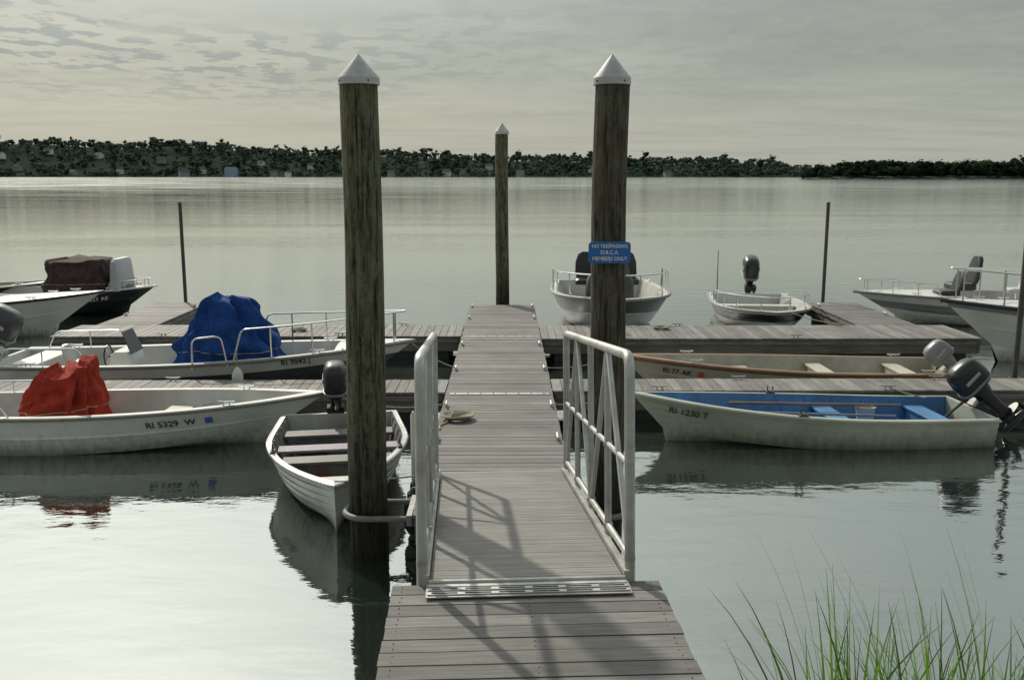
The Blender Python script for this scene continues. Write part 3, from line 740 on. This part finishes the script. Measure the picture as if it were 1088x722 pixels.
# ------------------------------------------------------------ bank under the viewer + grass
def bankz(x,y):
    z=1.35-.10*max(0,y)- .75*max(0,(y-2.9))**1.3
    return z+.06*mnoise.noise(Vector((x*.8,y*.8,0)))
vs=[];fs=[];nx,ny=80,50
for j in range(ny+1):
    for i in range(nx+1):
        x=-40+80*i/nx; y=-25+31*(j/ny)**.8; vs.append((x,y,bankz(x,y)-(0.5 if abs(x-.1)<1 else 0)))
for j in range(ny):
    for i in range(nx): a=j*(nx+1)+i; fs.append((a,a+1,a+nx+2,a+nx+1))
mb=MB(); mb.add(vs,fs,'bank'); mb.build('ground')
mb=MB()
def blade(x,y,z,Ln,w,ax,ay,bend,tint):
    n=9
    px,py,pz=x,y,z
    sidev=Vector((-ay,ax,0)).normalized() if (ax or ay) else Vector((1,0,0))
    sidev=(sidev+Vector((.8 if sidev.x>=0 else -.8,0,0))).normalized()
    vs=[]
    for i in range(n+1):
        t=i/n; ww=w*(1-t**2.2)*(.55+.45*min(1,t*5))+.0004
        c=Vector((px,py,pz)); vs+=[tuple(c-sidev*ww),tuple(c+Vector((ax,ay,0))*ww*.35),tuple(c+sidev*ww)]
        a=.08+bend*t**1.6; px+=ax*math.sin(a)*Ln/n; py+=ay*math.sin(a)*Ln/n; pz+=math.cos(a)*Ln/n
    f=[]
    for i in range(n):
        a=3*i; f+=[(a,a+1,a+4,a+3),(a+1,a+2,a+5,a+4)]
    mb.add(vs,f,'grass',tint)
clumps=[(1.16,3.2,14,1.0),(1.26,3.15,26,1.05),(1.38,3.25,28,1.0),(1.54,3.2,26,.95),(1.72,3.2,26,1.0),(1.9,3.3,22,1.0),(2.05,3.2,20,.95),(1.28,3.05,30,.95),(1.46,3.0,26,.92),(1.66,2.95,28,.92),(1.56,3.05,24,.95),(2.25,3.3,16,1.0),(2.6,3.1,20,1.0),(3.1,3.2,20,1.0)]
for cx,cy,n,Lm in clumps:
    for i in range(n):
        a=random.uniform(0,2*math.pi); r=abs(random.gauss(0,.08))
        x=cx+r*math.cos(a); y=cy+r*math.sin(a); th=a+random.gauss(0,.6)
        blade(x,y,bankz(x,y)-.02,Lm*random.uniform(.74,1.16),random.uniform(.0035,.0085),math.cos(th),math.sin(th),random.uniform(.15,1.0),random.uniform(.45,1.6))
for i in range(12):
    x=random.uniform(1.2,2.0); a=random.uniform(2.3,3.4); blade(x,3.3,bankz(x,3.3),random.uniform(1.25,1.5),.0026,math.cos(a),math.sin(a)*.3,random.uniform(.3,.8),.9)
mb.build('shore_grass',angle=80)

# ------------------------------------------------------------ far shore
top=[(-400,150),(0,148),(60,148),(130,154),(200,150),(260,156),(330,160),(420,161),(500,165),(600,167),(700,169),(760,169),(800,175),(850,179),(1000,181),(1500,181)]
def ridge(x):
    px=x/1.85+538
    y=np.interp(px,[t[0] for t in top],[t[1] for t in top]); return max(1.0,(187-y)*1.75+3.5-12)
def terr(x,y):
    t=min(1,max(0,(y-1500)/330)); t=t*t*(3-2*t)
    return ridge(x)*t+1.2+4*mnoise.noise(Vector((x*.008,y*.006,0)))*t
vs=[];fs=[];nx,ny=160,14
for j in range(ny+1):
    for i in range(nx+1):
        x=-2000+4000*i/nx; y=1488+60*j if j else 1480; vs.append((x,y+8*math.sin(x*.02),terr(x,y) if j else -1))
for j in range(ny):
    for i in range(nx): a=j*(nx+1)+i; fs.append((a,a+1,a+nx+2,a+nx+1))
mb=MB(); mb.add(vs,fs,'hill'); mb.build('far_shore_hills')
def ptz(x,y):
    edge=1-abs((y-830)/55)**2-max(0,-(x-310)/60)**2
    return min(3,edge*3)
vs=[];fs=[];nx,ny=60,16
for j in range(ny+1):
    for i in range(nx+1):
        x=225+900*i/nx; y=765+140*j/ny; vs.append((x,y,max(-1,ptz(x,y)-.4)))
for j in range(ny):
    for i in range(nx): a=j*(nx+1)+i; fs.append((a,a+1,a+nx+2,a+nx+1))
mb=MB(); mb.add(vs,fs,'sand'); mb.build('wooded_point_ground')

bm=bmesh.new(); bmesh.ops.create_icosphere(bm,subdivisions=1,radius=1); IV=np.array([v.co[:] for v in bm.verts]); IF=np.array([[v.index for v in f.verts] for f in bm.faces]); bm.free()
def variant(seed):
    r=np.random.RandomState(seed); V=[];F=[];T=[];o=0
    slim=r.uniform(.7,1.25)
    for k in range(8):
        a=r.uniform(0,2*np.pi); rr=r.uniform(.05,.28)*slim; c=np.array([rr*np.cos(a),rr*np.sin(a),r.uniform(.32,.86)])
        c[:2]*=1.25-1.1*abs(c[2]-.5); rad=r.uniform(.09,.19); v=IV*(rad*np.array([1,1,.8]))*(1+r.uniform(-.3,.3,(len(IV),1)))+c
        V.append(v); F.append(IF+o); o+=len(v); T+= [r.uniform(.5,1.6)]*len(IF)
        for q in range(12):
            d=r.normal(size=3); d/=np.linalg.norm(d); p=c+d*rad*r.uniform(1.0,1.45); s=r.uniform(.025,.05)
            tri=p+r.normal(size=(3,3))*s; V.append(tri); F.append(np.array([[o,o+1,o+2]])); o+=3; T.append(r.uniform(.5,1.6))
    tr=np.array([[.02,0,0],[-.01,.017,0],[-.01,-.017,0],[.01,0,.5],[-.005,.008,.5],[-.005,-.008,.5]])
    V.append(tr); F.append(np.array([[0,1,4],[0,4,3],[1,2,5],[1,5,4],[2,0,3],[2,3,5]])+o); T+=[.4]*6
    return np.vstack(V),np.vstack(F),np.array(T)
VAR=[variant(i) for i in range(16)]
def forest(name,pts,mt):
    VV=[];FF=[];TT=[];o=0
    for (x,y,z,hh,wd) in pts:
        v,f,t=VAR[np.random.randint(16)]; a=np.random.uniform(0,6.28); c,s=np.cos(a),np.sin(a)
        q=np.empty_like(v); q[:,0]=(v[:,0]*c-v[:,1]*s)*hh*wd+x; q[:,1]=(v[:,0]*s+v[:,1]*c)*hh*wd+y; q[:,2]=v[:,2]*hh+z
        VV.append(q);FF.append(f+o);o+=len(v);TT.append(t*np.random.uniform(.5,1.7))
    V=np.vstack(VV);F=np.vstack(FF);T=np.concatenate(TT)
    me=bpy.data.meshes.new(name); me.vertices.add(len(V)); me.vertices.foreach_set('co',V.ravel())
    me.loops.add(len(F)*3); me.loops.foreach_set('vertex_index',F.ravel().astype(np.int32)); me.polygons.add(len(F))
    me.polygons.foreach_set('loop_start',np.arange(0,len(F)*3,3,dtype=np.int32)); me.update(calc_edges=True)
    at=me.attributes.new('tint','FLOAT','FACE'); at.data.foreach_set('value',T.astype(np.float32))
    me.materials.append(M[mt]); ob=bpy.data.objects.new(name,me); COL.objects.link(ob)
HS=[(252,1500,20,10,'houseblue'),(203,1505,15,6,'housegrey'),(222,1570,10,6,'housewhite'),(296,1502,12,5,'housegrey'),(311,1506,8,4.5,'housewhite'),(137,1560,10,6,'housewhite'),(88,1530,13,5,'housegrey'),(31,1590,11,6,'housegrey'),(418,1512,11,5,'housegrey'),(476,1520,12,6,'housewhite'),(492,1550,8,4.5,'housegrey'),(553,1510,12,5,'housegrey'),(652,1540,9,5,'housewhite'),(706,1500,12,4.5,'housegrey'),(283,1640,12,6,'housewhite'),(116,1680,14,6,'housewhite'),(384,1600,12,6,'housegrey'),(628,1620,12,6,'housewhite'),(64,1720,14,6,'housewhite'),(180,1650,13,6,'housegrey'),(335,1620,12,6,'housewhite'),(450,1650,12,6,'housegrey'),(520,1640,12,6,'housewhite'),(15,1670,12,6,'housewhite')]
HX=[((px-538)*yy/1000,yy,w) for px,yy,w,h_,m_ in HS]
def clear(x,y):
    for hx,hy,w in HX:
        X=hx*y/hy
        if abs(x-X)<w*.5+2.5 and y<hy+6 and y>hy-100: return False
    return True
pts=[]
for i in range(3900):
    x=random.uniform(-1500,1350); y=1500+480*random.random()**1.1
    hm=.70+.95*(mnoise.noise(Vector((x*.02,y*.01,3)))*.5+.5)
    if clear(x,y): pts.append((x,y,terr(x,y)-1.5,random.uniform(7.5,13)*hm*(1.5 if random.random()<.08 else 1),random.uniform(.85,1.5)))
for i in range(480):
    x=random.uniform(-1500,1350); y=1493+random.uniform(0,10)+8*math.sin(x*.02)
    if clear(x,y): pts.append((x,y,.6,random.uniform(4,9),random.uniform(1.2,2.0)))
forest('distant_trees',pts,'foliage')
pts=[]
for i in range(1300):
    x=random.uniform(238,1100); y=random.uniform(785,875)
    if ptz(x,y)<.4: continue
    k=min(1,.45+max(0,(x-245))/110)*(.7+.6*(mnoise.noise(Vector((x*.03,0,5)))*.5+.5))
    pts.append((x,y,ptz(x,y)-1.2,random.uniform(8,15.5)*k,random.uniform(1.0,1.7)))
forest('wooded_point_trees',pts,'foliage_near')

def house(x,y,z,w,dp,h,wall,rot=0):
    e=empty('house',(x,y,z),rz=rot)
    mb=MB(); mb.box((0,0,h/2-1),(w,dp,h+2),wall); rh=w*.33 if w<dp else dp*.4
    mb.add([(-w/2,-dp/2,h),(-w/2,dp/2,h),(-w/2,0,h+rh*.97),(w/2,-dp/2,h),(w/2,dp/2,h),(w/2,0,h+rh*.97)],[(0,1,2),(5,4,3)],wall); mb.build('walls',e)
    mb=MB(); o=.5
    mb.add([(-w/2-o,-dp/2-o,h-.3),(w/2+o,-dp/2-o,h-.3),(w/2+o,0,h+rh+.15),(-w/2-o,0,h+rh+.15),(-w/2-o,dp/2+o,h-.3),(w/2+o,dp/2+o,h-.3)],[(0,1,2,3),(3,2,5,4)],'roof'); mb.build('roof',e)
    mb=MB(); n=max(2,int(w/3))
    for fl in range(max(1,int(h/3))):
        for i in range(n):
            if fl==0 and i==n//2: continue
            mb.box((-w/2+w*(i+.5)/n,-dp/2-.04,1.6+2.9*fl),(1.1,.1,1.4),'win')
    mb.build('windows',e)
    mb=MB(); mb.box((-w/2+w*(n//2+.5)/n,-dp/2-.05,1.05),(1.1,.12,2.1),'brick'); mb.build('door',e)
    mb=MB(); mb.box((w*.25,.5,h+rh),(1,1,2.4),'brick'); mb.build('chimney',e)
for px,yy,w,h,mt in HS:
    x=(px-538)*yy/1000; house(x,yy-6,terr(x,yy)+.8,w,9,h,mt,random.uniform(-.7,.7))

# ------------------------------------------------------------ world, sun, camera
SAZ,SEL=R(-27),R(38)
sd=Vector((math.sin(SAZ)*math.cos(SEL),math.cos(SAZ)*math.cos(SEL),math.sin(SEL)))
w=bpy.data.worlds.new('World'); scene.world=w; w.use_nodes=True; nt=w.node_tree; L=nt.links.new
bg=nt.nodes['Background']; bg.inputs['Strength'].default_value=.1
sky=N(nt,'ShaderNodeTexSky',sky_type='NISHITA'); sky.sun_disc=False; sky.sun_elevation=SEL; sky.sun_rotation=SAZ
sky.dust_density=3; sky.air_density=1.2
tc=N(nt,'ShaderNodeTexCoord'); sp=N(nt,'ShaderNodeSeparateXYZ'); L(tc.outputs['Generated'],sp.inputs[0])
def MATH(op,a,b=None,clamp=False):
    n=N(nt,'ShaderNodeMath',operation=op); n.use_clamp=clamp
    for i,q in enumerate((a,b)):
        if q is None: continue
        if isinstance(q,(int,float)): n.inputs[i].default_value=q
        else: L(q,n.inputs[i])
    return n.outputs[0]
zc=MATH('ADD',MATH('MAXIMUM',sp.outputs['Z'],0),.06)
cx=MATH('DIVIDE',sp.outputs['X'],zc); cy=MATH('DIVIDE',sp.outputs['Y'],zc)
cb=N(nt,'ShaderNodeCombineXYZ'); L(cx,cb.inputs[0]); L(cy,cb.inputs[1])
def noise(scale,det,rough,offs=(0,0,0),sc=(1,1,1)):
    mp=N(nt,'ShaderNodeMapping'); mp.inputs['Location'].default_value=offs; mp.inputs['Scale'].default_value=sc; L(cb.outputs[0],mp.inputs[0])
    n=N(nt,'ShaderNodeTexNoise'); n.inputs['Scale'].default_value=scale; n.inputs['Detail'].default_value=det; n.inputs['Roughness'].default_value=rough
    L(mp.outputs[0],n.inputs[0]); return n.outputs['Fac']
def mrange(v,a,b,c,d):
    n=N(nt,'ShaderNodeMapRange',interpolation_type='SMOOTHSTEP'); L(v,n.inputs[0])
    for i,q in enumerate((a,b,c,d)): n.inputs[i+1].default_value=q
    return n.outputs[0]
def mixc(f,a,b):
    n=N(nt,'ShaderNodeMix',data_type='RGBA')
    if isinstance(f,(int,float)): n.inputs[0].default_value=f
    else: L(f,n.inputs[0])
    for i,q in((6,a),(7,b)):
        if isinstance(q,tuple): n.inputs[i].default_value=(*q,1)
        else: L(q,n.inputs[i])
    return n.outputs[2]
low=(4.3,4.45,3.85); mid=(3.15,3.45,3.05); high=(7.0,7.7,7.4); zen=(4.5,5.0,5.2)
base=mixc(mrange(sp.outputs['Z'],0,.15,0,1),low,mid)
big=noise(.5,6,.62)
base=mixc(mrange(big,.40,.64,0,.55),base,(4.7,4.8,4.1))
band=noise(.9,6,.6,(9,4,0),(.5,1.6,1))
base=mixc(mrange(band,.46,.66,0,.30),base,(2.5,2.85,2.75))
patch=noise(5.5,5,.55,(3,1,0),(1,.8,1)); bank2=noise(.6,3,.5,(5.3,2.1,0))
leftm=mrange(cx,.6,-2.0,0,1)
gate=MATH('MULTIPLY',mrange(sp.outputs['Z'],.05,.11,0,1),MATH('ADD',MATH('MULTIPLY',leftm,.80),.18))
pf=MATH('MULTIPLY',MATH('MULTIPLY',mrange(patch,.48,.57,0,1),mrange(bank2,.36,.52,0.1,1)),gate)
base=mixc(pf,base,(1.9,2.4,2.5))
# the right side of the sky is a little duller
base=mixc(MATH('MULTIPLY',mrange(sp.outputs['X'],-.05,.5,0,.35),mrange(sp.outputs['Z'],.02,.14,0,1)),base,(2.2,2.4,2.1))
base=mixc(mrange(sp.outputs['Z'],.17,.34,0,1),base,high)
soft=noise(2.2,5,.6,(1,7,0))
base=mixc(MATH('MULTIPLY',mrange(soft,.42,.62,0,.35),mrange(sp.outputs['Z'],.17,.3,0,1)),base,(4.6,5.2,5.3))
base=mixc(mrange(sp.outputs['Z'],.55,.85,0,1),base,zen)
base=mixc(mrange(sp.outputs['Y'],.1,-.5,0,.6),base,(2.5,2.7,2.6))
base=mixc(.9,sky.outputs[0],base)
dp=N(nt,'ShaderNodeVectorMath',operation='DOT_PRODUCT'); L(tc.outputs['Generated'],dp.inputs[0]); dp.inputs[1].default_value=sd
gl=MATH('MULTIPLY',MATH('POWER',MATH('MAXIMUM',dp.outputs['Value'],0),9),mrange(sp.outputs['Z'],.08,.33,.12,1))
gc=N(nt,'ShaderNodeVectorMath',operation='SCALE'); gc.inputs[0].default_value=(17,16.9,15.3); L(gl,gc.inputs['Scale'])
ad=N(nt,'ShaderNodeVectorMath',operation='ADD'); L(base,ad.inputs[0]); L(gc.outputs[0],ad.inputs[1])
L(ad.outputs[0],bg.inputs['Color'])

sl=bpy.data.lights.new('sun','SUN'); sl.energy=3.2; sl.angle=R(1.2); sl.color=(1,.92,.79)
so=bpy.data.objects.new('sun',sl); COL.objects.link(so); so.rotation_euler=(-sd).to_track_quat('-Z','Y').to_euler()

cam=bpy.data.cameras.new('camera'); cam.sensor_width=36; cam.lens=33.1; cam.clip_end=20000; cam.clip_start=.05
co=bpy.data.objects.new('camera',cam); COL.objects.link(co); co.location=(0,0,3.5)
co.rotation_euler=(R(90-9.93),0,R(-.34)); scene.camera=co
scene.view_settings.view_transform='Standard'; scene.view_settings.look='None'; scene.view_settings.exposure=0
